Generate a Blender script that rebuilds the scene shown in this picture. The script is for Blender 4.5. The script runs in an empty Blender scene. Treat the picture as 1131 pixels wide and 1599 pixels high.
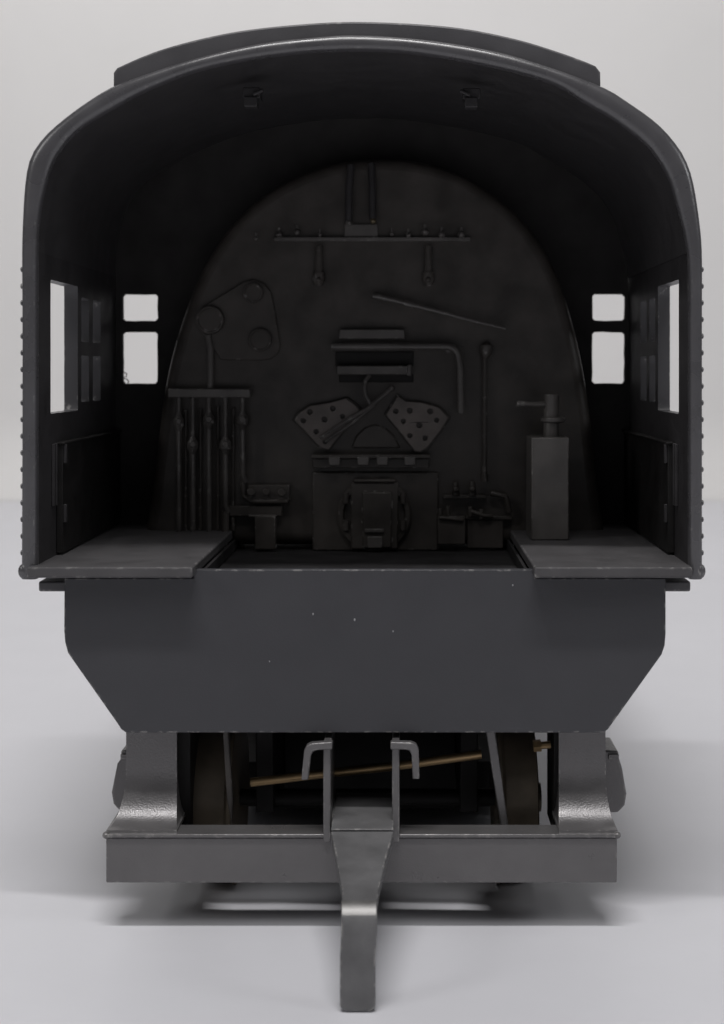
import bpy, bmesh, math, random
from mathutils import Vector
random.seed(7)
scene = bpy.context.scene
S = 1e-4                      # one modelling unit = 0.1 mm
VX, VY, D = 635.0, 580.0, 2200.0
GX, GY = 567.0, 1455.0        # loco centre line / table level at the cab's rear plane
CAMX, CAMZ = VX - GX, GY - VY

# ------------------------------------------------------------------ camera
cam_d = bpy.data.cameras.new('camera')
cam = bpy.data.objects.new('camera', cam_d)
scene.collection.objects.link(cam)
scene.camera = cam
cam.location = (CAMX * S, -D * S, CAMZ * S)
cam.rotation_euler = (math.radians(90), 0, 0)
cam_d.sensor_fit = 'HORIZONTAL'
cam_d.sensor_width = 36.0
cam_d.lens = 36.0 * D / 1131.0
cam_d.shift_x = -(VX - 565.5) / 1131.0
cam_d.shift_y = -(799.5 - VY) / 1131.0
cam_d.clip_start = 0.005
cam_d.clip_end = 50.0
cam_d.dof.use_dof = True
cam_d.dof.focus_distance = (D + 110) * S
APER = 17.0
cam_d.dof.aperture_fstop = (cam_d.lens / 1000.0) / (APER * S)

# ------------------------------------------------------------------ world, lamps, exposure
world = bpy.data.worlds.new('World')
scene.world = world
world.use_nodes = True
bg = world.node_tree.nodes['Background']
bg.inputs['Color'].default_value = (0.95, 0.96, 1.0, 1)
bg.inputs['Strength'].default_value = 0.065
vs = scene.view_settings
vs.view_transform = 'Standard'
vs.look = 'None'
vs.exposure = 0.0
vs.gamma = 1.0
vs.use_curve_mapping = False


def area(name, loc, target, sx, sy, power, col=(1, 1, 1)):
    l = bpy.data.lights.new(name, 'AREA')
    l.shape = 'RECTANGLE'
    l.size = sx * S
    l.size_y = sy * S
    l.energy = power
    l.color = col
    o = bpy.data.objects.new(name, l)
    scene.collection.objects.link(o)
    o.location = Vector(loc) * S
    d = (Vector(target) - Vector(loc)) * S
    o.rotation_euler = d.to_track_quat('-Z', 'Y').to_euler()
    return o


area('tube_lamp_near', (-300, -3100, 10550), (0, 0, 300), 5600, 360, 6.1, (1.0, 0.985, 0.98))
area('tube_lamp_far', (0, -5300, 9900), (0, 0, 300), 4500, 3000, 2.0, (1.0, 0.985, 0.98))
area('backdrop_fill', (-1500, 3600, 9000), (-600, 7900, 5600), 9000, 2500, 3.15, (1.0, 0.985, 0.965))  # added fill without a known source, brightens the backdrop
area('room_lamp_one', (-9500, -6000, 7000), (0, 0, 300), 2500, 2500, 1.6, (1.0, 0.99, 0.98))
area('side_fill_right', (10000, -3500, 5600), (0, 300, 500), 2500, 2500, 1.2, (0.97, 0.98, 1.0))  # added fill that puts a streak on the backhead's right edge

# ------------------------------------------------------------------ materials


def nt_mat(name):
    m = bpy.data.materials.new(name)
    m.use_nodes = True
    nt = m.node_tree
    b = nt.nodes['Principled BSDF']
    return m, nt, b


def paint(name, col, rough=0.45, var=0.25, bump=0.25, wear=0.0, metallic=0.0, spec=0.5, speck=0.0):
    m, nt, b = nt_mat(name)
    N = nt.nodes.new
    L = nt.links.new
    tc = N('ShaderNodeTexCoord')
    n1 = N('ShaderNodeTexNoise'); n1.inputs['Scale'].default_value = 180; n1.inputs['Detail'].default_value = 6
    n2 = N('ShaderNodeTexNoise'); n2.inputs['Scale'].default_value = 3500; n2.inputs['Detail'].default_value = 3
    L(tc.outputs['Object'], n1.inputs['Vector']); L(tc.outputs['Object'], n2.inputs['Vector'])
    mr = N('ShaderNodeMapRange'); mr.inputs['From Min'].default_value = 0.3; mr.inputs['From Max'].default_value = 0.7
    mr.inputs['To Min'].default_value = 1 - var; mr.inputs['To Max'].default_value = 1 + var
    L(n1.outputs['Fac'], mr.inputs['Value'])
    mul = N('ShaderNodeMix'); mul.data_type = 'RGBA'; mul.blend_type = 'MULTIPLY'; mul.inputs['Factor'].default_value = 1
    mul.inputs['A'].default_value = (*col, 1)
    L(mr.outputs['Result'], mul.inputs['B'])
    last = mul.outputs['Result']
    if speck > 0:
        vo = N('ShaderNodeTexNoise'); vo.inputs['Scale'].default_value = 1500; vo.inputs['Detail'].default_value = 1
        L(tc.outputs['Object'], vo.inputs['Vector'])
        gt = N('ShaderNodeMapRange'); gt.inputs['From Min'].default_value = 0.80 - speck; gt.inputs['From Max'].default_value = 0.84 - speck
        L(vo.outputs['Fac'], gt.inputs['Value'])
        mx = N('ShaderNodeMix'); mx.data_type = 'RGBA'
        mx.inputs['B'].default_value = (0.3, 0.29, 0.28, 1)
        L(gt.outputs['Result'], mx.inputs['Factor']); L(last, mx.inputs['A'])
        last = mx.outputs['Result']
    if wear > 0:
        bv = N('ShaderNodeBevel'); bv.samples = 4; bv.inputs['Radius'].default_value = 4 * S
        ge = N('ShaderNodeNewGeometry')
        dt = N('ShaderNodeVectorMath'); dt.operation = 'DOT_PRODUCT'
        L(bv.outputs['Normal'], dt.inputs[0]); L(ge.outputs['True Normal'], dt.inputs[1])
        iv = N('ShaderNodeMapRange'); iv.inputs['From Min'].default_value = 0.985; iv.inputs['From Max'].default_value = 0.93
        L(dt.outputs['Value'], iv.inputs['Value'])
        n3 = N('ShaderNodeTexNoise'); n3.inputs['Scale'].default_value = 900; n3.inputs['Detail'].default_value = 4
        L(tc.outputs['Object'], n3.inputs['Vector'])
        th = N('ShaderNodeMapRange'); th.inputs['From Min'].default_value = 0.62 - 0.2 * wear; th.inputs['From Max'].default_value = 0.72 - 0.2 * wear
        L(n3.outputs['Fac'], th.inputs['Value'])
        mm = N('ShaderNodeMath'); mm.operation = 'MULTIPLY'
        L(iv.outputs['Result'], mm.inputs[0]); L(th.outputs['Result'], mm.inputs[1])
        mx = N('ShaderNodeMix'); mx.data_type = 'RGBA'; mx.inputs['B'].default_value = (0.33, 0.32, 0.31, 1)
        L(mm.outputs['Value'], mx.inputs['Factor']); L(last, mx.inputs['A'])
        last = mx.outputs['Result']
    L(last, b.inputs['Base Color'])
    rr = N('ShaderNodeMapRange'); rr.inputs['From Min'].default_value = 0.3; rr.inputs['From Max'].default_value = 0.7
    rr.inputs['To Min'].default_value = rough - 0.07; rr.inputs['To Max'].default_value = rough + 0.07
    L(n1.outputs['Fac'], rr.inputs['Value']); L(rr.outputs['Result'], b.inputs['Roughness'])
    bp = N('ShaderNodeBump'); bp.inputs['Strength'].default_value = bump; bp.inputs['Distance'].default_value = 0.00006
    L(n2.outputs['Fac'], bp.inputs['Height']); L(bp.outputs['Normal'], b.inputs['Normal'])
    b.inputs['Metallic'].default_value = metallic
    b.inputs['Specular IOR Level'].default_value = spec
    return m


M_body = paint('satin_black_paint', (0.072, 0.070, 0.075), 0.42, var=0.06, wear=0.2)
M_apron = paint('satin_black_apron_paint', (0.047, 0.047, 0.053), 0.48, var=0.05, wear=0.5)
M_rim = paint('satin_black_rim_paint', (0.072, 0.070, 0.075), 0.29, var=0.06, wear=0.2, spec=0.9)
M_in = paint('flat_black_interior_paint', (0.038, 0.036, 0.038), 0.48, var=0.15, wear=0.0, spec=0.35)
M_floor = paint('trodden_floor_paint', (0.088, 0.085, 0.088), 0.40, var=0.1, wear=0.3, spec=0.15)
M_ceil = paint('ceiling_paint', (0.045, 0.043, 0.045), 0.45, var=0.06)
M_front = paint('soot_black_paint', (0.036, 0.034, 0.034), 0.6, spec=0.2)
M_back = paint('sooty_black_paint', (0.055, 0.049, 0.045), 0.40, var=0.3, bump=0.4, wear=0.1, spec=0.4)
M_fit = paint('dark_fittings_paint', (0.095, 0.088, 0.084), 0.36, wear=0.2, spec=0.6)
M_brassy = paint('rubbed_brass', (0.17, 0.14, 0.09), 0.35, metallic=0.5)
M_beam = paint('grey_gunmetal_paint', (0.152, 0.147, 0.149), 0.33, var=0.07, bump=0.7, wear=0.4, metallic=0.45, spec=0.5)
M_draw = paint('rubbed_grey_paint', (0.128, 0.127, 0.130), 0.36, var=0.2, bump=0.6, wear=0.6, metallic=0.0, spec=0.35)
M_glint = paint('bend_highlight_metal', (0.24, 0.235, 0.23), 0.46, var=0.4, wear=0.0, metallic=0.6)  # tone of the painted highlight on the drawbar bend
M_wheel = paint('worn_brown_wheel_metal', (0.21, 0.175, 0.135), 0.40, metallic=0.4)
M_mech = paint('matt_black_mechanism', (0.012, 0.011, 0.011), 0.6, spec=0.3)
M_fleck = paint('pale_dust', (0.30, 0.30, 0.31), 0.7)
M_door = paint('heat_browned_paint', (0.125, 0.108, 0.100), 0.42, var=0.3, bump=0.6, wear=0.1)
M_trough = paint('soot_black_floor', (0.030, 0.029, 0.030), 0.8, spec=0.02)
M_rod = paint('copper_rod', (0.44, 0.31, 0.17), 0.42, metallic=0.9)

# ------------------------------------------------------------------ geometry helpers (coordinates in modelling units)


def W(px, py, Y):
    return Vector((px - GX, Y, GY - py))


def P(px, py, Y):
    """a point seen at pixel px,py of the photo when it stands at depth Y"""
    r = (D + Y) / D
    return W(VX + (px - VX) * r, VY + (py - VY) * r, Y)


def R(Y):
    return (D + Y) / D


def tag(o, **kw):
    for k, v in kw.items():
        o[k] = v
    return o


class MB:
    def __init__(self):
        self.v = []
        self.f = []

    def add(self, vs_, fs_):
        n = len(self.v)
        self.v += [Vector(p) for p in vs_]
        self.f += [[i + n for i in q] for q in fs_]
        return self

    def box(self, x0, x1, y0, y1, z0, z1):
        vs_ = [(x, y, z) for x in (x0, x1) for y in (y0, y1) for z in (z0, z1)]
        return self.add(vs_, [(0, 1, 3, 2), (4, 6, 7, 5), (0, 4, 5, 1), (2, 3, 7, 6), (0, 2, 6, 4), (1, 5, 7, 3)])

    def sbox(self, px0, px1, py0, py1, Y, depth):
        """box whose rear (camera side) face covers that pixel rectangle at depth Y"""
        a = P(px0, py1, Y); b = P(px1, py0, Y)
        return self.box(a.x, b.x, Y, Y + depth, a.z, b.z)

    def prism(self, pts, off):
        """closed polygon pts (3D) extruded by vector off"""
        n = len(pts)
        off = Vector(off)
        vs_ = [Vector(p) for p in pts] + [Vector(p) + off for p in pts]
        fs_ = [list(range(n)), list(range(2 * n - 1, n - 1, -1))]
        fs_ += [(i, (i + 1) % n, n + (i + 1) % n, n + i) for i in range(n)]
        return self.add(vs_, fs_)

    def tube(self, pts, rad, n=12, flat=None):
        pts = [Vector(p) for p in pts]
        m = len(pts)
        rads = rad if isinstance(rad, (list, tuple)) else [rad] * m
        vs_ = []
        prev = None
        for i, p in enumerate(pts):
            t = (pts[min(i + 1, m - 1)] - pts[max(i - 1, 0)]).normalized()
            if prev is None:
                a = Vector((0, 0, 1)) if abs(t.z) < 0.9 else Vector((0, 1, 0))
                u = t.cross(a).normalized()
            else:
                u = (prev - t * prev.dot(t)).normalized()
            prev = u
            w = t.cross(u)
            for k in range(n):
                an = 2 * math.pi * k / n
                vs_.append(p + (u * math.cos(an) + w * math.sin(an)) * rads[i])
        fs_ = []
        for i in range(m - 1):
            for k in range(n):
                fs_.append((i * n + k, i * n + (k + 1) % n, (i + 1) * n + (k + 1) % n, (i + 1) * n + k))
        fs_.append(list(range(n)))
        fs_.append([(m - 1) * n + k for k in range(n - 1, -1, -1)])
        return self.add(vs_, fs_)

    def lathe(self, c, axis, prof, n=32):
        """profile [(along axis, radius)] spun round axis through c, ends closed"""
        c = Vector(c); t = Vector(axis).normalized()
        a = Vector((0, 0, 1)) if abs(t.z) < 0.9 else Vector((0, 1, 0))
        u = t.cross(a).normalized(); w = t.cross(u)
        vs_ = [c + t * d + (u * math.cos(2 * math.pi * k / n) + w * math.sin(2 * math.pi * k / n)) * rr for d, rr in prof for k in range(n)]
        m = len(prof)
        fs_ = [(i * n + k, i * n + (k + 1) % n, (i + 1) * n + (k + 1) % n, (i + 1) * n + k) for i in range(m - 1) for k in range(n)]
        fs_.append(list(range(n))); fs_.append([(m - 1) * n + k for k in range(n - 1, -1, -1)])
        return self.add(vs_, fs_)

    def ball(self, c, rx, ry=None, rz=None, nu=12, nv=8):
        ry = ry or rx; rz = rz or rx
        c = Vector(c)
        vs_ = [c + Vector((0, 0, rz))]
        for j in range(1, nv):
            a = math.pi * j / nv
            for k in range(nu):
                b = 2 * math.pi * k / nu
                vs_.append(c + Vector((rx * math.sin(a) * math.cos(b), ry * math.sin(a) * math.sin(b), rz * math.cos(a))))
        vs_.append(c - Vector((0, 0, rz)))
        fs_ = [(0, 1 + k, 1 + (k + 1) % nu) for k in range(nu)]
        for j in range(nv - 2):
            for k in range(nu):
                a = 1 + j * nu
                fs_.append((a + k, a + nu + k, a + nu + (k + 1) % nu, a + (k + 1) % nu))
        e = len(vs_) - 1
        a = 1 + (nv - 2) * nu
        fs_ += [(e, a + (k + 1) % nu, a + k) for k in range(nu)]
        return self.add(vs_, fs_)

    def plate(self, outline, holes, t, mapf):
        """2D outline with real holes, thickness t, mapped by mapf(u, v, w) with w in 0..t"""
        cu = bpy.data.curves.new('tmp', 'CURVE')
        cu.dimensions = '2D'
        cu.fill_mode = 'BOTH'
        cu.extrude = t / 2
        for ring in [outline] + list(holes):
            sp = cu.splines.new('POLY')
            sp.points.add(len(ring) - 1)
            for i, (u, v) in enumerate(ring):
                sp.points[i].co = (u, v, 0, 1)
            sp.use_cyclic_u = True
        ob = bpy.data.objects.new('tmp', cu)
        scene.collection.objects.link(ob)
        dg = bpy.context.evaluated_depsgraph_get()
        me = bpy.data.meshes.new_from_object(ob.evaluated_get(dg))
        vs_ = [mapf(v.co.x, v.co.y, v.co.z + t / 2) for v in me.vertices]
        fs_ = [tuple(p.vertices) for p in me.polygons]
        bpy.data.objects.remove(ob)
        bpy.data.curves.remove(cu)
        bpy.data.meshes.remove(me)
        return self.add(vs_, fs_)

    def build(self, name, mat, parent=None, bevel=0.0, seg=2, smooth=35, weld=True, ang=35):
        me = bpy.data.meshes.new(name)
        me.from_pydata([v * S for v in self.v], [], self.f)
        bm = bmesh.new()
        bm.from_mesh(me)
        if weld:
            bmesh.ops.remove_doubles(bm, verts=bm.verts, dist=0.02 * S)
        bmesh.ops.recalc_face_normals(bm, faces=bm.faces)
        bm.to_mesh(me)
        bm.free()
        me.materials.append(mat)
        for p in me.polygons:
            p.use_smooth = True
        me.set_sharp_from_angle(angle=math.radians(smooth))
        o = bpy.data.objects.new(name, me)
        scene.collection.objects.link(o)
        if parent:
            o.parent = parent
        if bevel:
            b = o.modifiers.new('edge_rounding', 'BEVEL')
            b.width = bevel * S
            b.segments = seg
            b.limit_method = 'ANGLE'
            b.angle_limit = math.radians(ang)
            b.harden_normals = False
        return o


def catmull(pts, n):
    """smooth resample of a 2D polyline to n points, evenly spaced by length"""
    out = []
    m = len(pts)
    for i in range(m - 1):
        p0 = pts[max(i - 1, 0)]; p1 = pts[i]; p2 = pts[i + 1]; p3 = pts[min(i + 2, m - 1)]
        for k in range(24):
            t = k / 24
            out.append(tuple(0.5 * ((2 * p1[j]) + (-p0[j] + p2[j]) * t + (2 * p0[j] - 5 * p1[j] + 4 * p2[j] - p3[j]) * t * t
                                    + (-p0[j] + 3 * p1[j] - 3 * p2[j] + p3[j]) * t ** 3) for j in (0, 1)))
    out.append(pts[-1])
    ln = [0]
    for a, b in zip(out, out[1:]):
        ln.append(ln[-1] + math.dist(a, b))
    res = []
    k = 0
    for i in range(n):
        s = ln[-1] * i / (n - 1)
        while k < len(ln) - 2 and ln[k + 1] < s:
            k += 1
        t = (s - ln[k]) / max(ln[k + 1] - ln[k], 1e-9)
        res.append(tuple(out[k][j] + (out[k + 1][j] - out[k][j]) * t for j in (0, 1)))
    return res


def rough_rect(u0, u1, v0, v1, jit=1.2, step=9, rad=4):
    """window outline with slightly uneven, paint-clogged edges"""
    pts = []
    c = [(u0, v0), (u1, v0), (u1, v1), (u0, v1)]
    for i in range(4):
        a = c[i]; b = c[(i + 1) % 4]
        L_ = math.dist(a, b)
        d = ((b[0] - a[0]) / L_, (b[1] - a[1]) / L_)
        nrm = (-d[1], d[0])
        n = max(2, int((L_ - 2 * rad) / step))
        for k in range(n + 1):
            s = rad + (L_ - 2 * rad) * k / n
            j = random.uniform(-0.2, 1) * jit
            pts.append((a[0] + d[0] * s + nrm[0] * j, a[1] + d[1] * s + nrm[1] * j))
    return pts


# ------------------------------------------------------------------ the setting
def sheet(name, pts, faces, mat):
    me = bpy.data.meshes.new(name)
    me.from_pydata([Vector(p) * S for p in pts], [], faces)
    me.materials.append(mat)
    for p in me.polygons:
        p.use_smooth = True
    o = bpy.data.objects.new(name, me)
    scene.collection.objects.link(o)
    o['kind'] = 'structure'
    return o


def setting_mat(name, col, rough, sc, var):
    m, nt, b = nt_mat(name)
    N = nt.nodes.new; L = nt.links.new
    tc = N('ShaderNodeTexCoord')
    n1 = N('ShaderNodeTexNoise'); n1.inputs['Scale'].default_value = sc; n1.inputs['Detail'].default_value = 7; n1.inputs['Roughness'].default_value = 0.65
    n2 = N('ShaderNodeTexNoise'); n2.inputs['Scale'].default_value = sc * 30; n2.inputs['Detail'].default_value = 2
    L(tc.outputs['Object'], n1.inputs['Vector']); L(tc.outputs['Object'], n2.inputs['Vector'])
    mr = N('ShaderNodeMapRange'); mr.inputs['From Min'].default_value = 0.3; mr.inputs['From Max'].default_value = 0.7
    mr.inputs['To Min'].default_value = 1 - var; mr.inputs['To Max'].default_value = 1 + var
    L(n1.outputs['Fac'], mr.inputs['Value'])
    mul = N('ShaderNodeMix'); mul.data_type = 'RGBA'; mul.blend_type = 'MULTIPLY'; mul.inputs['Factor'].default_value = 1
    mul.inputs['A'].default_value = (*col, 1)
    L(mr.outputs['Result'], mul.inputs['B'])
    L(mul.outputs['Result'], b.inputs['Base Color'])
    b.inputs['Roughness'].default_value = rough
    bp = N('ShaderNodeBump'); bp.inputs['Strength'].default_value = 0.15; bp.inputs['Distance'].default_value = 0.0001
    L(n2.outputs['Fac'], bp.inputs['Height']); L(bp.outputs['Normal'], b.inputs['Normal'])
    return m


M_table = setting_mat('white_laminate', (0.675, 0.675, 0.71), 0.45, 30, 0.02)
M_wall = setting_mat('off_white_wall', (0.725, 0.715, 0.71), 0.8, 8, 0.02)
YB = 7900
sheet('table_surface', [(-12000, -6000, 0), (12000, -6000, 0), (12000, YB + 200, 0), (-12000, YB + 200, 0)], [(0, 1, 2, 3)], M_table)
pts = []
prof = [(YB - 600, 2)] + [(YB - 600 + 600 * math.sin(a), 2 + 600 * (1 - math.cos(a))) for a in [math.pi / 2 * k / 10 for k in range(1, 11)]] + [(YB, 9000)]
for y, z in prof:
    pts += [(-12000, y, z), (12000, y, z)]
sheet('backdrop_wall', pts, [(2 * i, 2 * i + 1, 2 * i + 3, 2 * i + 2) for i in range(len(prof) - 1)], M_wall)

# ------------------------------------------------------------------ the locomotive
loco = bpy.data.objects.new('model_locomotive', None)
scene.collection.objects.link(loco)
loco.empty_display_size = 0.02
tag(loco, label='dark grey model steam locomotive on a white table, its open cab end towards us', category='model train')

CABL = 600.0          # depth of the cab
# ---- cab shell
outer = [(31, 905), (31.5, 800), (32, 650), (32, 500), (31.5, 394), (33, 340), (36, 290), (41, 257), (50, 234), (71, 207), (101, 181), (131, 159), (166, 137),
         (202, 122), (297, 91), (403, 66), (504, 54.5), (565, 52.5), (661, 59), (762, 75), (843, 97), (939, 132), (979, 155), (1030, 192), (1063, 230),
         (1079, 262), (1088, 298), (1096, 354), (1099, 400), (1099, 500), (1099, 650), (1099, 800), (1099, 905)]
inner = [(56, 905), (56, 800), (56, 650), (56, 500), (56, 394), (59, 340), (66, 298), (83, 247), (121, 201), (186, 161), (242, 133), (328, 103), (453, 82),
         (570, 76.5), (661, 83), (777, 104), (863, 128), (913, 157), (964, 187), (1014, 227), (1045, 273), (1058, 313), (1073, 374), (1078, 429), (1078, 520),
         (1078, 650), (1078, 800), (1078, 905)]
NP = 140
out_s = catmull(outer, NP)
inn_s = []
inn_d = catmull(inner, 1200)
# match every outer point with the nearest inner point by normal so the rim keeps an even thickness
for i, p in enumerate(out_s):
    lo = int(1200 * max(0, i / NP - 0.08)); hi = int(1200 * min(1, i / NP + 0.08))
    inn_s.append(min(inn_d[lo:hi], key=lambda q: math.dist(p, q)))
inn_s[0] = inner[0]
inn_s[-1] = inner[-1]


def sweep(i0, i1, section, closed=True):
    mb = MB()
    n = len(section)
    vs_, fs_ = [], []
    for i in range(i0, i1 + 1):
        o_, n_ = out_s[i], inn_s[i]
        for t, y in section:
            vs_.append(W(n_[0] + (o_[0] - n_[0]) * t, n_[1] + (o_[1] - n_[1]) * t, y))
    m = i1 - i0 + 1
    for i in range(m - 1):
        for k in range(n):
            k2 = (k + 1) % n
            fs_.append((i * n + k, i * n + k2, (i + 1) * n + k2, (i + 1) * n + k))
    fs_.append(list(range(n)))
    fs_.append([(m - 1) * n + k for k in range(n - 1, -1, -1)])
    mb.add(vs_, fs_)
    return mb


iL = min(range(NP), key=lambda i: abs(out_s[i][1] - 400) + (1000 if out_s[i][0] > 500 else 0))
iR = min(range(NP), key=lambda i: abs(out_s[i][1] - 400) + (1000 if out_s[i][0] < 500 else 0))
rim = sweep(0, NP - 1, [(0, 18), (0, 8), (0.05, 4), (0.14, 1.5), (0.3, 0.2), (0.45, 0), (0.60, 0.3), (0.74, 1.4), (0.85, 3.4), (0.93, 6.0), (0.985, 9.5), (1, 13), (1, 18)])
for sx in (30, 1100):          # little cast feet at the lower ends of the rim
    rim.ball(W(sx + (5 if sx < 500 else -5), 893, 8), 9, 8, 12)
for k in range(18):            # rivet row down both rear corners
    z = GY - (420 + 26.15 * k)
    rim.ball((31.6 - GX, 11, z), 2.8, 4.5, 4.5, 10, 6)
    rim.ball((1099 - GX, 11, z), 2.8, 4.5, 4.5, 10, 6)
rim.build('cab_rear_rim', M_rim, loco, smooth=50)
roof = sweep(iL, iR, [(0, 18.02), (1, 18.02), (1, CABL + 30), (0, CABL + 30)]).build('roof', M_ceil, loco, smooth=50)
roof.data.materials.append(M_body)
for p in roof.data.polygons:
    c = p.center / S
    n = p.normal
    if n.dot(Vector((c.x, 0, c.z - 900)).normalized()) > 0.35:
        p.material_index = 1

# raised ventilator deck on top of the roof
top = catmull([(174, 110), (178, 103), (250, 73), (350, 48), (450, 35), (560, 29.5), (700, 37), (800, 55), (880, 79), (934, 100), (940, 109)], 60)
low = [p for p in out_s if 176 < p[0] < 938]
poly = [(174, 134)] + top + [(940.5, 133)] + [(p[0], p[1] + 4) for p in reversed(low)]
hat = MB()
hat.prism([W(x, y, 15) for x, y in poly], (0, 470, 0))
hat.build('roof_hatch', M_body, roof, bevel=3.0, seg=2, smooth=40, ang=60)

# lugs under the ceiling
for px, py, flip in ((393, 157, 1), (737, 158, -1)):
    mb = MB()
    a = P(px, py, 110)
    mb.box(a.x - 15, a.x + 14, 110, 150, a.z + 4, a.z + 22)
    mb.box(a.x - 12, a.x + 10, 104, 128, a.z - 11, a.z + 6)
    mb.prism([Vector((a.x + flip * 4, 102, a.z + 6)), Vector((a.x + flip * 21, 102, a.z + 14)), Vector((a.x + flip * 19, 102, a.z + 19)), Vector((a.x + flip * 2, 102, a.z + 12))], (0, 10, 0))
    mb.build('ceiling_lug', M_in, roof, bevel=2)


# side walls with real window openings
def side_wall(xin, xout, side):
    zt = GY - out_s[iL if side < 0 else iR][1]
    zb = GY - 904.5
    e = GY - VY
    holes = [rough_rect(91, 281, e - 69, e + 150, 0.8, 20, 3)]
    for a, b in ((308, 369), (400, 466)):
        for c, d in ((e + 53, e + 132), (e - 55, e + 29)):
            holes.append(rough_rect(a, b, c, d, 0.8, 14, 3))
    x0, x1 = xin - GX, xout - GX
    mb = MB()
    mb.plate([(18.02, zb), (CABL + 30, zb), (CABL + 30, zt), (18.02, zt)], holes, 1.0, lambda u, v, w: Vector((x0 + (x1 - x0) * w, u, v)))
    # rivet rows on the outside: rear edge, front edge and foot
    for k in range(18):
        z = GY - (420 + 26.15 * k)
        for y in (52, CABL + 5):
            mb.ball((x1, y, z), 5.2, 6, 6, 10, 6)
    for k in range(1, 22):
        mb.ball((x1, 26 + 26.3 * k, GY - 868), 5.2, 6, 6, 10, 6)
    o = mb.build('side_wall', M_in, loco, smooth=50)
    o.data.materials.append(M_body)
    s = -1 if side < 0 else 1
    for p in o.data.polygons:
        if p.normal.x * s > 0.3 or abs(p.normal.x) < 0.3:
            p.material_index = 1
    # thin lining panel / armrest on the inside
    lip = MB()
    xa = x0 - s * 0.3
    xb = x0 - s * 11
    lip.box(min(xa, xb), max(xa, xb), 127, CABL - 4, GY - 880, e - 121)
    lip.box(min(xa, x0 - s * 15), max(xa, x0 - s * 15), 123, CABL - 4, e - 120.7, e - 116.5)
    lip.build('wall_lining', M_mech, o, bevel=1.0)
    st = MB()
    for yy in (96, 112):
        st.box(min(xa, x0 - s * 5) if yy < 120 else min(xb + s * .3, xb - s * 3), max(xa, x0 - s * 5) if yy < 120 else max(xb + s * .3, xb - s * 3), yy, yy + 8, GY - 800, e - 118 if yy < 120 else e - 126)
    st.box(min(xb, xb - s * 5), max(xb, xb - s * 5), 130, 139, e - 152, e - 121)
    st.box(min(xb, xb - s * 5), max(xb, xb - s * 5), 130, 139, GY - 830, GY - 800)
    st.build('wall_batten', M_in, o, bevel=0.8)
    return o


wl = side_wall(56, 32, -1)
wr = side_wall(1078, 1099, 1)

# front wall of the cab with four small windows
e = GY - VY


def fx(px):
    return VX + (px - VX) * R(CABL) - GX


outl = [(inn_s[i][0] - GX + (0.5 if inn_s[i][0] < 500 else -0.5), GY - inn_s[i][1]) for i in range(0, NP) if inn_s[i][1] < 880]
outl = [(56.5 - GX, GY - 884)] + outl + [(1077.5 - GX, GY - 884)]
holes = []
for a, b in ((190.5, 246.5), (925, 977)):
    holes.append(rough_rect(fx(a), fx(b), e + (580 - 501) * R(CABL), e + (580 - 459) * R(CABL), 1.3, 17, 5))
    holes.append(rough_rect(fx(a), fx(b), e + (580 - 599) * R(CABL), e + (580 - 518) * R(CABL), 1.3, 17, 5))
mb = MB()
mb.plate(outl, holes, 16, lambda u, v, w: Vector((u, CABL + w, v)))
# a curl of dried paint at the corner of the lower left window
c0 = P(196, 592, CABL - 2)
mb.tube([c0 + Vector((x, -2, z)) for x, z in ((-9, 10), (-3, 14), (3, 11), (2, 5), (-4, 2), (3, 0), (7, -5), (4, -10), (-2, -12), (-6, -8))], 1.2, 6)
fw = mb.build('front_wall', M_front, loco, smooth=40)

# ---- floors
for x0, x1, y0 in ((46, 303, -16), (833.5, 1079, -16)):
    mb = MB()
    zt = GY - 883 - 0.5
    mb.box(x0 - GX, x1 - GX, y0, CABL - 0.2, zt - 17, zt)
    mb.build('raised_floor_panel', M_floor, loco, bevel=3.0, seg=3)
mb = MB()
mb.box(P(292, 900, 45).x + 0.3, P(848, 900, 45).x - 0.3, 40, CABL - 0.2, e - 354, e - 342)
mb.box(303.5 - GX, 309 - GX, 40, CABL - 2, e - 340.2, e - 321)
mb.box(827 - GX, 832.5 - GX, 40, CABL - 2, e - 340.2, e - 321)
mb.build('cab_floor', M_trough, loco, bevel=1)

# ---- rear apron plate
YA = 22


def A(px, py):
    q = P(px, py, YA)
    return (q.x, q.z)


ap = [A(100.5, 903), A(100, 985), A(101.5, 1003), A(106, 1020), A(184, 1131), A(189, 1139), A(197, 1144.5), A(943, 1144.5), A(950, 1139), A(955, 1132), A(1034, 1022), A(1038.5, 1008), A(1040, 990), A(1040, 903),
      A(836, 903), A(836, 889.5), A(302, 889.5), A(302, 903)]
mb = MB()
mb.plate(ap, [], 16, lambda u, v, w: Vector((u, YA + w, v)))
apron = mb.build('rear_apron', M_apron, loco, bevel=1.6, seg=2, ang=50)
for px, py, q_ in ((489, 959, 1.7), (554, 968, 1.9), (614, 986, 1.3), (801, 914, 1.4), (421, 1033, 1.2)):
    mb = MB(); c = P(px, py, YA); mb.ball(c, q_ * 0.8, 0.8, q_ * 1.2, 8, 6)
    mb.build('paint_fleck', M_fleck, apron)
# running board that shows either side under the cab
for xa, xb in ((60, 292), (848, 1079)):
    mb = MB()
    a = P(xa, 924, 45); b = P(xb, 908, 45)
    mb.box(a.x, b.x, 45, 2100, a.z, b.z)
    mb.build('running_board', M_body, loco, bevel=3)

# ---- boiler ahead of the cab
def ring_tube(mb, y0, y1, zc, r, n=48):
    mb.tube([(0, y0, zc), (0, y1, zc)], r, n)


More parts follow.
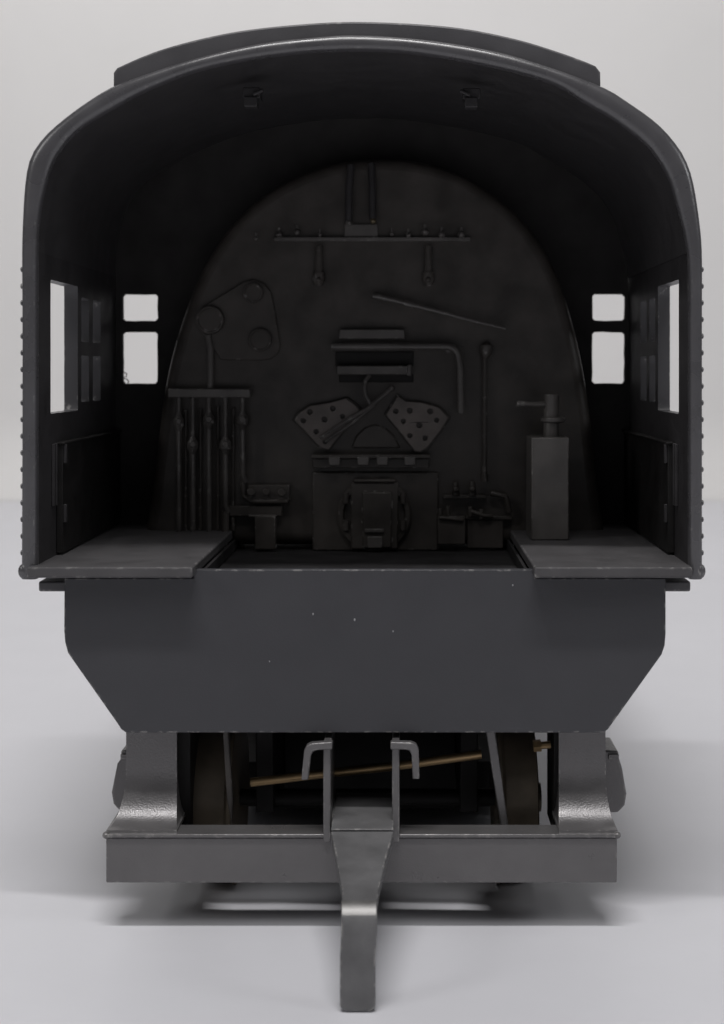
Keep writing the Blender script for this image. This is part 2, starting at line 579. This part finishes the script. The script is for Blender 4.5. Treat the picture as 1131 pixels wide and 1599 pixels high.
mb = MB(); ring_tube(mb, CABL + 18, 2000, e + 25, 350)
mb.tube([(0, 1000, e + 25), (0, 1014, e + 25)], 355, 48)
mb.tube([(0, 1500, e + 25), (0, 1514, e + 25)], 355, 48)
boiler = mb.build('boiler', M_body, loco)
mb = MB(); mb.tube([(0, 2000.5, e + 25), (0, 2380, e + 25)], 340, 48); mb.tube([(0, 2380, e + 25), (0, 2400, e + 25)], [300, 270], 40)
mb.build('smokebox', M_body, loco)
mb = MB(); mb.tube([(0, 2200, e + 350), (0, 2200, e + 400), (0, 2200, e + 470), (0, 2200, e + 480)], [75, 58, 64, 72], 24)
mb.build('chimney', M_body, loco)

# ---- backhead
YH = 490
bh = catmull([(222, 852), (236, 760), (248, 660), (262, 575), (283, 500), (312, 425), (352, 360), (405, 307), (470, 270), (535, 251), (596, 246), (657, 251), (722, 272), (782, 310),
              (832, 360), (870, 425), (895, 500), (912, 575), (925, 660), (936, 760), (948, 852)], 70)
mb = MB()
mb.prism([P(x, y, YH) for x, y in bh], (0, CABL - YH - 1, 0))
backhead = mb.build('backhead', M_back, loco, bevel=36, seg=7, smooth=60, ang=60)
# wrapper flange with its row of studs
r = R(YH)


def B(px, py, d=0):
    return P(px, py, YH - d)


def part(name, mat, fn, parent=loco, bevel=1.2, **k):
    mb = MB(); fn(mb)
    return mb.build(name, mat, parent, bevel=bevel, **k)


def fbox(mb, px0, px1, py0, py1, d, base=0):
    """block on the backhead covering that pixel rectangle, standing d proud"""
    a_ = B(px0, py1, d); b_ = B(px1, py0, d)
    mb.box(a_.x, b_.x, YH - d, YH - base + 1, a_.z, b_.z)


# turret with valves along the top
tur = part('steam_turret', M_fit, lambda m: (fbox(m, 428, 735, 370, 376, 14), fbox(m, 538, 590, 350, 370, 8)))
for px, py, q in ((400, 372, 4), (436, 366, 6), (464, 362, 5.5), (500, 366, 4), (545, 348, 6), (583, 345, 6), (612, 365, 4), (638, 367, 5), (664, 362, 7), (690, 366, 6.5), (721, 366, 7)):
    mb = MB()
    c = B(px, py, 16)
    mb.ball(c, q, q * 1.4, q)
    mb.tube([c + Vector((0, 0, q * 0.6)), c + Vector((0, 0, q + 7))], q * 0.35, 8)
    mb.tube([c, c + Vector((0, 17, 0))], q * 0.5, 8)
    mb.build('turret_valve', M_brassy if px in (583,) else M_fit, tur)
part('steam_pipe', M_in, lambda m: (m.tube([B(545, 345, 14), B(545, 300, 14), B(548, 258, 6)], 7), m.tube([B(582, 342, 14), B(582, 300, 14), B(580, 256, 6)], 7)), tur, bevel=0)
# two drop fittings
for px in (498, 669):
    mb = MB()
    mb.tube([B(px, 384, 9), B(px, 425, 9)], 7.5, 10)
    mb.tube([B(px, 425, 9), B(px, 437, 9), B(px, 446, 8)], [11, 12, 7], 12)
    mb.tube([B(px, 392, 9), B(px, 392, -2)], 6, 8)
    mb.ball(B(px, 437, 20), 6)
    mb.build('drop_valve', M_back, loco)

# gauge panel
gp = [(306, 494), (318, 478), (380, 440), (396, 436), (412, 442), (424, 456), (432, 500), (438, 540), (434, 552), (424, 560), (410, 563), (345, 562), (330, 540), (310, 516)]
gpl = part('gauge_panel', M_back, lambda m: m.prism([B(x, y, 8) for x, y in gp], (0, 9, 0)), bevel=2.0)
for px, py, q in ((330, 500, 22), (397, 458, 15.5), (408, 531, 18)):
    mb = MB()
    c = B(px, py, 0)
    q *= r
    mb.lathe(c, (0, -1, 0), [(7, q), (17, q), (19.5, q * 0.95), (19.5, q * 0.84), (17, q * 0.78), (17, 1)], 28)
    mb.build('pressure_gauge', M_back, gpl, smooth=40)
part('gauge_pipe', M_fit, lambda m: m.tube([B(325, 524, 10), B(329, 545, 13), B(329, 606, 13)], 6), bevel=0)

# lubricator manifold with hanging pipes
man = part('valve_manifold', M_fit, lambda m: fbox(m, 262, 391, 607, 621, 30, 12), bevel=2)
for px, yb, yend, q in ((279, 659, 832, 9), (301, 695, 832, 9), (326, 656, 832, 9.5), (352, 695, 800, 10), (379, 657, 752, 10)):
    mb = MB()
    d = 24
    mb.tube([B(px, 620, d), B(px, yb, d)], 4.2, 10)
    mb.tube([B(px, yb - 13, d), B(px, yb - 9, d), B(px, yb - 4, d), B(px, yb + 5, d), B(px, yb + 9, d), B(px, yb + 16, d)], [5, 6.5, q * 1.15, q * 1.15, 7, 4.5], 14)
    mb.tube([B(px, yb - 1, d + 6), B(px, yb - 1, d + 17)], [q * 0.8, q * 0.55], 10)
    end = [B(px, yb + 10, d), B(px, yend - 10, d), B(px + (4 if yend < 810 else 0), yend, d - 6)]
    mb.tube(end, 5.2, 10)
    mb.build('valve_pipe', M_fit, man, smooth=40)
for px in (290, 313, 340, 364):
    mb = MB()
    mb.tube([B(px, 640 + random.uniform(-6, 6), 12), B(px, 828, 10)], 3.2, 8)
    mb.build('conduit', M_back, man)

# injector clutter, left and right of the fire door
def clutter_left(m):
    fbox(m, 388, 452, 757, 782, 20); fbox(m, 350, 440, 790, 806, 16); fbox(m, 398, 430, 806, 858, 26)
    m.tube([B(379, 750, 18), B(381, 775, 18), B(392, 783, 18), B(450, 783, 18)], 5)
    m.tube([B(392, 768, 22), B(392, 768, 34)], 8); m.tube([B(416, 768, 22), B(416, 768, 30)], 7); m.tube([B(440, 769, 22), B(440, 769, 32)], 8)
    m.tube([B(352, 798, 16), B(352, 840, 16)], 7); m.tube([B(388, 806, 20), B(432, 806, 20)], 3.5)


part('injector', M_back, clutter_left, bevel=1.5)


def clutter_right(m):
    fbox(m, 692, 760, 773, 779, 18); fbox(m, 684, 727, 806, 850, 24); fbox(m, 728, 800, 806, 812, 14); fbox(m, 730, 786, 812, 856, 12)
    for x, y in ((712, 768), (738, 768)):
        m.tube([B(x, y + 6, 18), B(x, y - 16, 18)], [8, 5], 10); m.ball(B(x, y - 4, 26), 6.5)
    for x, y in ((688, 800), (700, 796), (735, 797), (752, 801)):
        m.tube([B(x, y + 10, 20), B(x, y - 6, 20)], 5, 8)
    m.tube([B(686, 808, 27), B(724, 812, 27)], 4.2, 8)
    m.tube([B(735, 798, 22), B(755, 805, 22), B(770, 806, 20)], 4.5, 8)
    m.tube([B(766, 770, 14), B(790, 775, 14), B(796, 800, 14)], 6, 10)


part('injector', M_back, clutter_right, bevel=1.5)

# throttle lever across the upper right
mb = MB()
pl = [(583, 462), (592, 463), (620, 470), (640, 475), (680, 485), (740, 501), (790, 513)]
mb.tube([B(x, y, 20 + i) for i, (x, y) in enumerate(pl)], [5, 6, 4.2, 4.2, 4, 3.2, 2.2], 10)
mb.tube([B(632, 473, 21), B(646, 477, 21)], 6.5, 10)
mb.tube([B(586, 462, 22), B(586, 462, -2)], 5, 10)
mb.tube([B(668, 482, 22), B(668, 482, -2)], 4, 10)
mb.build('throttle_lever', M_fit, loco)

# water-gauge plates and the bent pipe over the fire doors
part('upper_bracket', M_fit, lambda m: fbox(m, 530, 632, 514, 529, 22), bevel=2)


def bent(m):
    pts_ = [(518, 541), (690, 541)] + [(698 + 19 * math.sin(t), 560 - 19 * math.cos(t)) for t in [0.1, 0.5, 0.9, 1.3]] + [(719, 575), (720, 645)]
    m.tube([B(x, y, 30) for x, y in pts_], 6.8, 12)
    m.tube([B(530, 541, 30), B(530, 541, -1)], 6, 8)
    m.tube([B(700, 546, 30), B(700, 546, -1)], 6, 8)


part('bent_pipe', M_fit, bent, bevel=0)
part('bracket_shade_plate', M_mech, lambda m: (fbox(m, 524, 646, 549, 572, 4), fbox(m, 530, 646, 584, 597, 4)), bevel=1.5)  # black plates added as the shadow round the lower bracket
part('lower_bracket', M_fit, lambda m: (fbox(m, 526, 641, 571, 585, 28), fbox(m, 636, 643, 569, 587, 32)), bevel=2)
part('hooked_chain', M_fit, lambda m: m.tube([B(577, 586, 22), B(571, 594, 26), B(569, 606, 27), B(571, 618, 27), B(578, 631, 25)], 4.2, 8), bevel=0)

# butterfly fire doors with vent holes
def door(pts_, holes_, name):
    cx = sum(p[0] for p in pts_) / len(pts_); cy = sum(p[1] for p in pts_) / len(pts_)
    mb = MB()
    to = lambda x, y: (B(x, y, 18).x, B(x, y, 18).z)
    hl = []
    for x, y, q in holes_:
        hl.append([to(x + q * math.cos(a), y + q * math.sin(a)) for a in [2 * math.pi * k / 12 for k in range(12)]])
    mb.plate([to(*p) for p in pts_], hl, 8, lambda u, v, w: Vector((u, YH - 18 + w, v)))
    o = mb.build(name, M_door, loco, bevel=1.0)
    mb = MB()
    mb.prism([B(cx + (x - cx) * 1.07, cy + (y - cy) * 1.07, 9) for x, y in pts_], (0, 10, 0))
    mb.build('door_backing', M_back, o, bevel=1.5)
    return o


dl = door([(460, 656), (466, 646), (484, 634), (515, 629), (540, 622), (552, 630), (563, 642), (540, 668), (513, 702), (503, 699), (494, 692), (476, 672)],
          [(484, 643, 4.5), (520, 638, 4.5), (474, 657, 4), (507, 655, 4.5), (494, 674, 4), (535, 650, 4), (508, 690, 3.5)], 'fire_door')
dr = door([(603, 648), (612, 634), (622, 618), (634, 627), (660, 629), (685, 636), (701, 652), (688, 672), (668, 698), (656, 706), (648, 704), (628, 678)],
          [(640, 641, 4.5), (618, 642, 4), (672, 642, 4.5), (630, 658, 4), (655, 664, 4.5), (682, 656, 4), (640, 680, 4), (664, 684, 4)], 'fire_door')
mb = MB()
mb.tube([B(500, 684, 26), B(540, 658, 27), B(575, 637, 28), B(612, 606, 28)], [2.5, 3.6, 3.8, 4.4], 8)
mb.tube([B(508, 690, 24), B(548, 662, 26), B(585, 633, 27)], 2.6, 8)
mb.ball(B(612, 606, 28), 6)
mb.build('door_lever', M_fit, dl)
part('fire_door_arch', M_back, lambda m: m.prism([B(x, y, 5) for x, y in [(548, 700), (556, 680), (570, 667), (586, 662), (602, 667), (616, 680), (626, 700)]], (0, 7, 0)), bevel=4.5)

# shelf, firehole frame and lower door
shelf = part('firehole_shelf', M_back, lambda m: (fbox(m, 486, 672, 710, 716, 34), fbox(m, 488, 670, 716, 731, 22)), bevel=1.5)
for px in (522, 567, 597, 640):
    part('shelf_knob', M_fit, lambda m: fbox(m, px - 9, px + 9, 713, 727, 37), shelf, bevel=2)
part('firehole_frame', M_back, lambda m: (fbox(m, 488, 685, 737, 860, 10)), bevel=3)


def ring(m):
    c = B(585, 803, 0)
    m.lathe(c, (0, -1, 0), [(9, 58 * r), (16, 58 * r), (20, 55 * r), (20, 49 * r), (13, 46 * r), (13, 1)], 44)


dd = part('lower_firebox_door', M_back, ring, bevel=0)
part('door_panel', M_back, lambda m: (fbox(m, 548, 622, 753, 858, 26), fbox(m, 552, 618, 748, 754, 30), fbox(m, 566, 612, 768, 856, 31)), dd, bevel=3)
part('door_catch', M_fit, lambda m: (fbox(m, 570, 600, 826, 832, 36), fbox(m, 574, 597, 838, 856, 35)), dd, bevel=1.5)
for sx in (540, 630):
    part('door_hinge', M_back, lambda m: (m.tube([B(sx, 770, 20), B(sx, 786, 20)], 6), m.tube([B(sx, 812, 20), B(sx, 828, 20)], 6)), dd, bevel=0)

# gauge-glass rod on the right
def rod(m):
    m.tube([B(757, 548, 14), B(757, 750, 14)], 4.6, 10)
    m.tube([B(760, 534, 12), B(760, 540, 14), B(759, 552, 14), B(757, 562, 14)], [4, 12, 12, 4], 12)
    m.tube([B(760, 546, 14), B(760, 546, -2)], 6, 10)
    m.tube([B(757, 740, 14), B(757, 752, 14)], 7, 10)


part('gauge_glass', M_back, rod, bevel=0)

# ---- brake / reverser stand on the right floor panel
YS = 330
q = lambda x, y, d=0: P(x, y, YS - d)
zf = GY - 883.3
mb = MB()
a = q(830, 683); b = q(889, 683)
mb.box(a.x, b.x, YS, YS + 110, zf, a.z)
stand = mb.build('brake_stand', M_fit, loco, bevel=2.5)
mb = MB()
mb.tube([q(861, 684, -40), q(861, 660, -40), q(861, 657, -40), q(861, 640, -40), q(862, 616, -40)], [15, 14, 13, 14, 14], 14)
mb.build('valve_stem', M_fit, stand, smooth=50)
mb = MB()
c = q(864, 655, -40)
mb.tube([c + Vector((0, 0, -6)), c + Vector((0, 0, -3)), c + Vector((0, 0, 3)), c + Vector((0, 0, 5))], [16, 23, 23, 18], 20)
mb.build('valve_disc', M_fit, stand, smooth=50)
mb = MB()
mb.tube([q(851, 631, -36), q(830, 631, -30), q(807, 630, -24)], [5, 4.4, 5.6], 10)
mb.build('brake_handle', M_fit, stand, smooth=50)

# ------------------------------------------------------------------ underframe
# frame posts: upright plate curving forward into a foot on the beam
YP, YBm = 62, 0
zbt = GY - 1303


def post(sgn, xo_top, xi, xo_bot):
    prof_ = [(YP, GY - 1120, 0, 0)]
    prof_ += [(YP, GY - 1205, 0, 0), (YP, GY - 1218, 0.02, 0)]
    R_ = 72
    for k in range(1, 13):
        t = math.pi / 2 * k / 12
        f = (1 - math.cos(t))
        prof_.append((YP - 58 * (1 - math.cos(t)), GY - 1218 - 80 * math.sin(t), f, max(0, (k - 4) / 8) ** 2))
    prof_.append((2, zbt, 1, 1))
    mb = MB()
    vs_, fs_ = [], []
    th = 10
    for (y, z, fo, fi) in prof_:
        rr = R(y)
        a_ = (VX + (xo_top + (xo_bot - xo_top) * fo - VX) * R(y)) - GX
        b_ = (VX + (xi - sgn * (-14) * 0 - VX) * R(y)) - GX
        vs_ += [Vector((a_, y, z)), Vector((b_, y, z)), Vector((b_, YP + th + 30 * fo, z - 0)), Vector((a_, YP + th + 30 * fo, z - 0))]
    for i in range(len(prof_) - 1):
        for k in range(4):
            k2 = (k + 1) % 4
            fs_.append((4 * i + k, 4 * i + k2, 4 * i + 4 + k2, 4 * i + 4 + k))
    fs_.append((0, 1, 2, 3))
    n = 4 * (len(prof_) - 1)
    fs_.append((n + 3, n + 2, n + 1, n))
    mb.add(vs_, fs_)
    # rounded web where the post meets the beam on the inner side
    w = []
    xc = xi
    for k in range(9):
        t = math.pi / 2 * k / 8
        w.append((xc - sgn * (22 - 22 * math.sin(t)) * -1 * -1, 1303 - 0 - 22 + 22 * math.cos(t)) if False else (xc - sgn * 18 * (1 - math.sin(t)), 1302 - 26 * (1 - math.cos(t))))
    poly_ = [(xc + sgn * 2, 1302)] + w + [(xc + sgn * 2, 1274)]
    mb.prism([P(x, y, YP + 3) for x, y in poly_], (0, 12, 0))
    return mb.build('frame_post', M_beam, loco, smooth=40)


post(-1, 197, 276, 166)
post(1, 946, 873, 965)

# rear beam with a thin rolled lip
mb = MB()
a = P(165.5, 1379, 0); b = P(964, 1308, 0)
mb.box(a.x, b.x, 0, 40, a.z, b.z)
beam = mb.build('rear_beam', M_beam, loco, bevel=2.0)
mb = MB()
a = P(162.5, 1309, -4); b = P(968, 1303, -4)
mb.box(a.x, b.x, -4, 44, a.z, b.z)
for px in (166, 964):
    mb.ball(P(px, 1304, 2), 6, 8, 5.5)
mb.build('beam_lip', M_beam, beam, bevel=2.0)

# bearing boxes outside the frames
for pp in ([(205, 1172), (189, 1172), (188, 1186), (183, 1193), (174, 1238), (177, 1256), (186, 1266), (205, 1270)],
           [(940, 1172), (966, 1173), (967, 1184), (972, 1200), (979, 1240), (976, 1258), (966, 1269), (940, 1270)]):
    mb = MB()
    mb.prism([P(x, y, 150) for x, y in pp], (0, 90, 0))
    bb = mb.build('bearing_box', M_beam, loco, bevel=3)
    mb = MB()
    s = -1 if pp[0][0] < 500 else 1
    a = P(pp[2][0] - s * 16, 1186, 146); b = P(pp[2][0] - s * 0, 1178, 146)
    mb.box(min(a.x, b.x), max(a.x, b.x), 146, 152, a.z, b.z)
    mb.build('box_lid', M_beam, bb, bevel=1)

# drawbar pocket: two upright cheeks, flat shelf
ck = bpy.data.objects.new('drawbar_pocket', None); scene.collection.objects.link(ck); ck.parent = loco
for x0, x1 in ((505.5, 517), (612.5, 624)):
    a = P(x0, 1312, 4); b = P(x1, 1158, 4)
    cheek = MB(); cheek.box(a.x, b.x, -6, 150, a.z, b.z)
    cheek.build('pocket_cheek', M_beam, ck, bevel=1.5)
for s, x0 in ((-1, 517), (1, 612)):
    pts_ = [(x0 - s * 2, 1159), (x0 + s * 30, 1160), (x0 + s * 38, 1163), (x0 + s * 42, 1171), (x0 + s * 43.5, 1217)]
    pin = [(x0 + s * 32.5, 1217), (x0 + s * 31, 1180), (x0 + s * 28, 1173), (x0 + s * 22, 1171), (x0 - s * 2, 1171)]
    if s < 0:
        pts_ = [(x, y + (x0 - x) * 0.04) for x, y in pts_]; pin = [(x - 3 * ((y - 1171) / 46), y + (x0 - x) * 0.04) for x, y in pin]
        pts_[-1] = (pts_[-1][0] - 3, pts_[-1][1])
    mb = MB()
    mb.prism([P(x, y, -14) for x, y in pts_ + pin], (0, 15, 0))
    mb.build('pocket_hook', M_beam, ck, bevel=1.8)

# drawbar: shelf, tapering tongue, bend and hanging tail
h = lambda d_: e - d_
prof_ = [(140, 703, 518, 613, 1.0), (-44, 703, 518, 613, 1), (-47, 703.8, 517, 614.5, 1), (-70, 709, 520, 611, 1), (-130, 718.5, 526, 602, 1), (-190, 727, 532, 594.5, 1), (-215, 730, 534.5, 591.5, 1), (-240, 733, 535, 590, 1)]
vs_, fs_ = [], []
th = 16
rows = []
for y, d_, xa, xb, _ in prof_:
    xa_ = VX + (xa - VX) * R(y) - GX; xb_ = VX + (xb - VX) * R(y) - GX
    rows.append((Vector((xa_, y, h(d_))), Vector((xb_, y, h(d_))), Vector((0, 0, -th))))
rb = 34
for k in range(1, 8):
    t = math.pi / 2 * k / 7
    y = -240 - rb * math.sin(t); z = h(732 + 3 * k / 7) - rb * (1 - math.cos(t))
    n = Vector((0, -math.sin(0) - math.sin(t), math.cos(t)))
    xa_ = VX + (533 - VX) * R(y) - GX; xb_ = VX + (589 - VX) * R(y) - GX
    rows.append((Vector((xa_, y, z)), Vector((xb_, y, z)), -n * th))
for y, d_ in ((-276, 800), (-279, 864)):
    xa_ = VX + (531 - VX) * R(y) - GX; xb_ = VX + (586.5 - VX) * R(y) - GX
    rows.append((Vector((xa_, y, h(d_))), Vector((xb_, y, h(d_))), Vector((0, th, 0))))
xm = (rows[-1][0].x + rows[-1][1].x) / 2
xl_, xr_ = rows[-1][0].x, rows[-1][1].x
for f, d_ in ((0.96, 867.5), (0.87, 870), (0.7, 872), (0.4, 873.2)):
    rows.append((Vector((xm + (xl_ - xm) * f, -279.2, h(d_))), Vector((xm + (xr_ - xm) * f, -279.2, h(d_))), Vector((0, th, 0))))
for a_, b_, o_ in rows:
    vs_ += [a_, b_, b_ + o_, a_ + o_]
for i in range(len(rows) - 1):
    for k in range(4):
        k2 = (k + 1) % 4
        fs_.append((4 * i + k, 4 * i + k2, 4 * i + 4 + k2, 4 * i + 4 + k))
fs_ += [(0, 1, 2, 3), tuple(4 * (len(rows) - 1) + k for k in (3, 2, 1, 0))]
mb = MB(); mb.add(vs_, fs_)
bar = mb.build('drawbar', M_draw, loco, bevel=2.2, smooth=30, ang=50)
bar.data.materials.append(M_glint)
for p in bar.data.polygons:        # highlight along the bend painted in as paler metal
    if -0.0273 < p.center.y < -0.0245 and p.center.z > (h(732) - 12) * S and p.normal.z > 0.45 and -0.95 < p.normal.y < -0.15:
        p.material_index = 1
mb = MB()
a = P(517, 1297, -46); b = P(614.5, 1297, -46)
mb.box(a.x, b.x, -47, 139, h(703) + 0.3, h(699.5))
mb.build('drawbar_shelf', M_draw, bar, bevel=1.5)

# wheels: trailing pair, then the drivers further ahead
def wheelset(yc, rad, x_out, wide, mat):
    for s in (-1, 1):
        c = Vector((0, yc, rad))
        xo = s * x_out; xi = s * (x_out - wide)
        mb = MB()
        w_ = wide
        mb.lathe((xo, yc, rad), (-s, 0, 0), [(4, 4), (4, rad * 0.72), (0, rad * 0.76), (0, rad - 5), (2, rad - 2), (w_ - 12, rad), (w_ - 9, rad + 4), (w_ - 6, rad + 9), (w_ - 1, rad + 8.5), (w_, rad + 5), (w_, 4)], 72)
        for v in mb.v:
            if v.z < 0:
                v.z = 0.0
        o = mb.build('wheel', mat, loco, smooth=40)
        mb = MB()
        mb.tube([(xo - s * 6, yc, rad), (xo + s * 14, yc, rad)], rad * 0.18, 20)
        mb.build('wheel_hub', mat, o)
    mb = MB()
    mb.tube([(-(x_out - wide), yc, rad), ((x_out - wide), yc, rad)], 14, 16)
    mb.build('axle', M_mech, loco)


wheelset(250, 135, 287, 66, M_wheel)
for xa, xb in ((-368, -246), (180, 368)):
    mb = MB(); mb.box(xa, xb, 40.5, 110, 84, 117)  # unseen block added to shade the table under the beam
    mb.build('beam_shade_block', M_mech, loco, bevel=2)
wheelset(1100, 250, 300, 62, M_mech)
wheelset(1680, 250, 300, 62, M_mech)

# inner frame and gearbox, dark behind the wheels
mb = MB()
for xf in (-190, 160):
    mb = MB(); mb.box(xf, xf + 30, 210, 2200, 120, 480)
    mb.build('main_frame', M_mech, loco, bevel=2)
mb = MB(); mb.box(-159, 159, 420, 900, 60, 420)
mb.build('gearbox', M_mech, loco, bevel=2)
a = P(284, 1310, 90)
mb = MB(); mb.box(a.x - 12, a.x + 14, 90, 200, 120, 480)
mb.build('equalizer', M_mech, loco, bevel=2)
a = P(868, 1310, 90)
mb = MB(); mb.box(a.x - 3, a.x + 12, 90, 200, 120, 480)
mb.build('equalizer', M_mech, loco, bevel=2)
# outside frame sheets of the trailing truck, unseen box added to block back light
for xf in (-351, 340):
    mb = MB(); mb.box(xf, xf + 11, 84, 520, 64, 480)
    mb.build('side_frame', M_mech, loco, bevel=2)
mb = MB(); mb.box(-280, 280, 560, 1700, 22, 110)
mb.build('underside_shade_box', M_mech, loco, bevel=2)
# slanted hanger ahead of the right wheel
mb = MB()
mb.prism([P(757, 1130, 66), P(772, 1130, 66), P(795, 1296, 66), P(783, 1296, 66)], (0, 10, 0))
mb.build('brake_hanger', M_beam, loco, bevel=2)
mb = MB()
mb.prism([P(347, 1130, 66), P(356, 1130, 66), P(364, 1250, 66), P(362, 1290, 66), P(354, 1250, 66)], (0, 10, 0))
mb.build('brake_hanger', M_back, loco, bevel=2)
# copper rod slung across behind the drawbar
mb = MB()
mb.tube([P(392, 1222, 130), P(500, 1209, 130), P(620, 1196, 130), P(752, 1178, 130)], 7.5, 12)
mb.build('cross_rod', M_rod, loco)
mb = MB()
mb.tube([P(833, 1165, 110), P(845, 1164, 110)], [10, 10], 6); mb.tube([P(845, 1164, 110), P(860, 1163, 110)], 6, 10)
mb.build('brass_bolt', M_rod, loco)
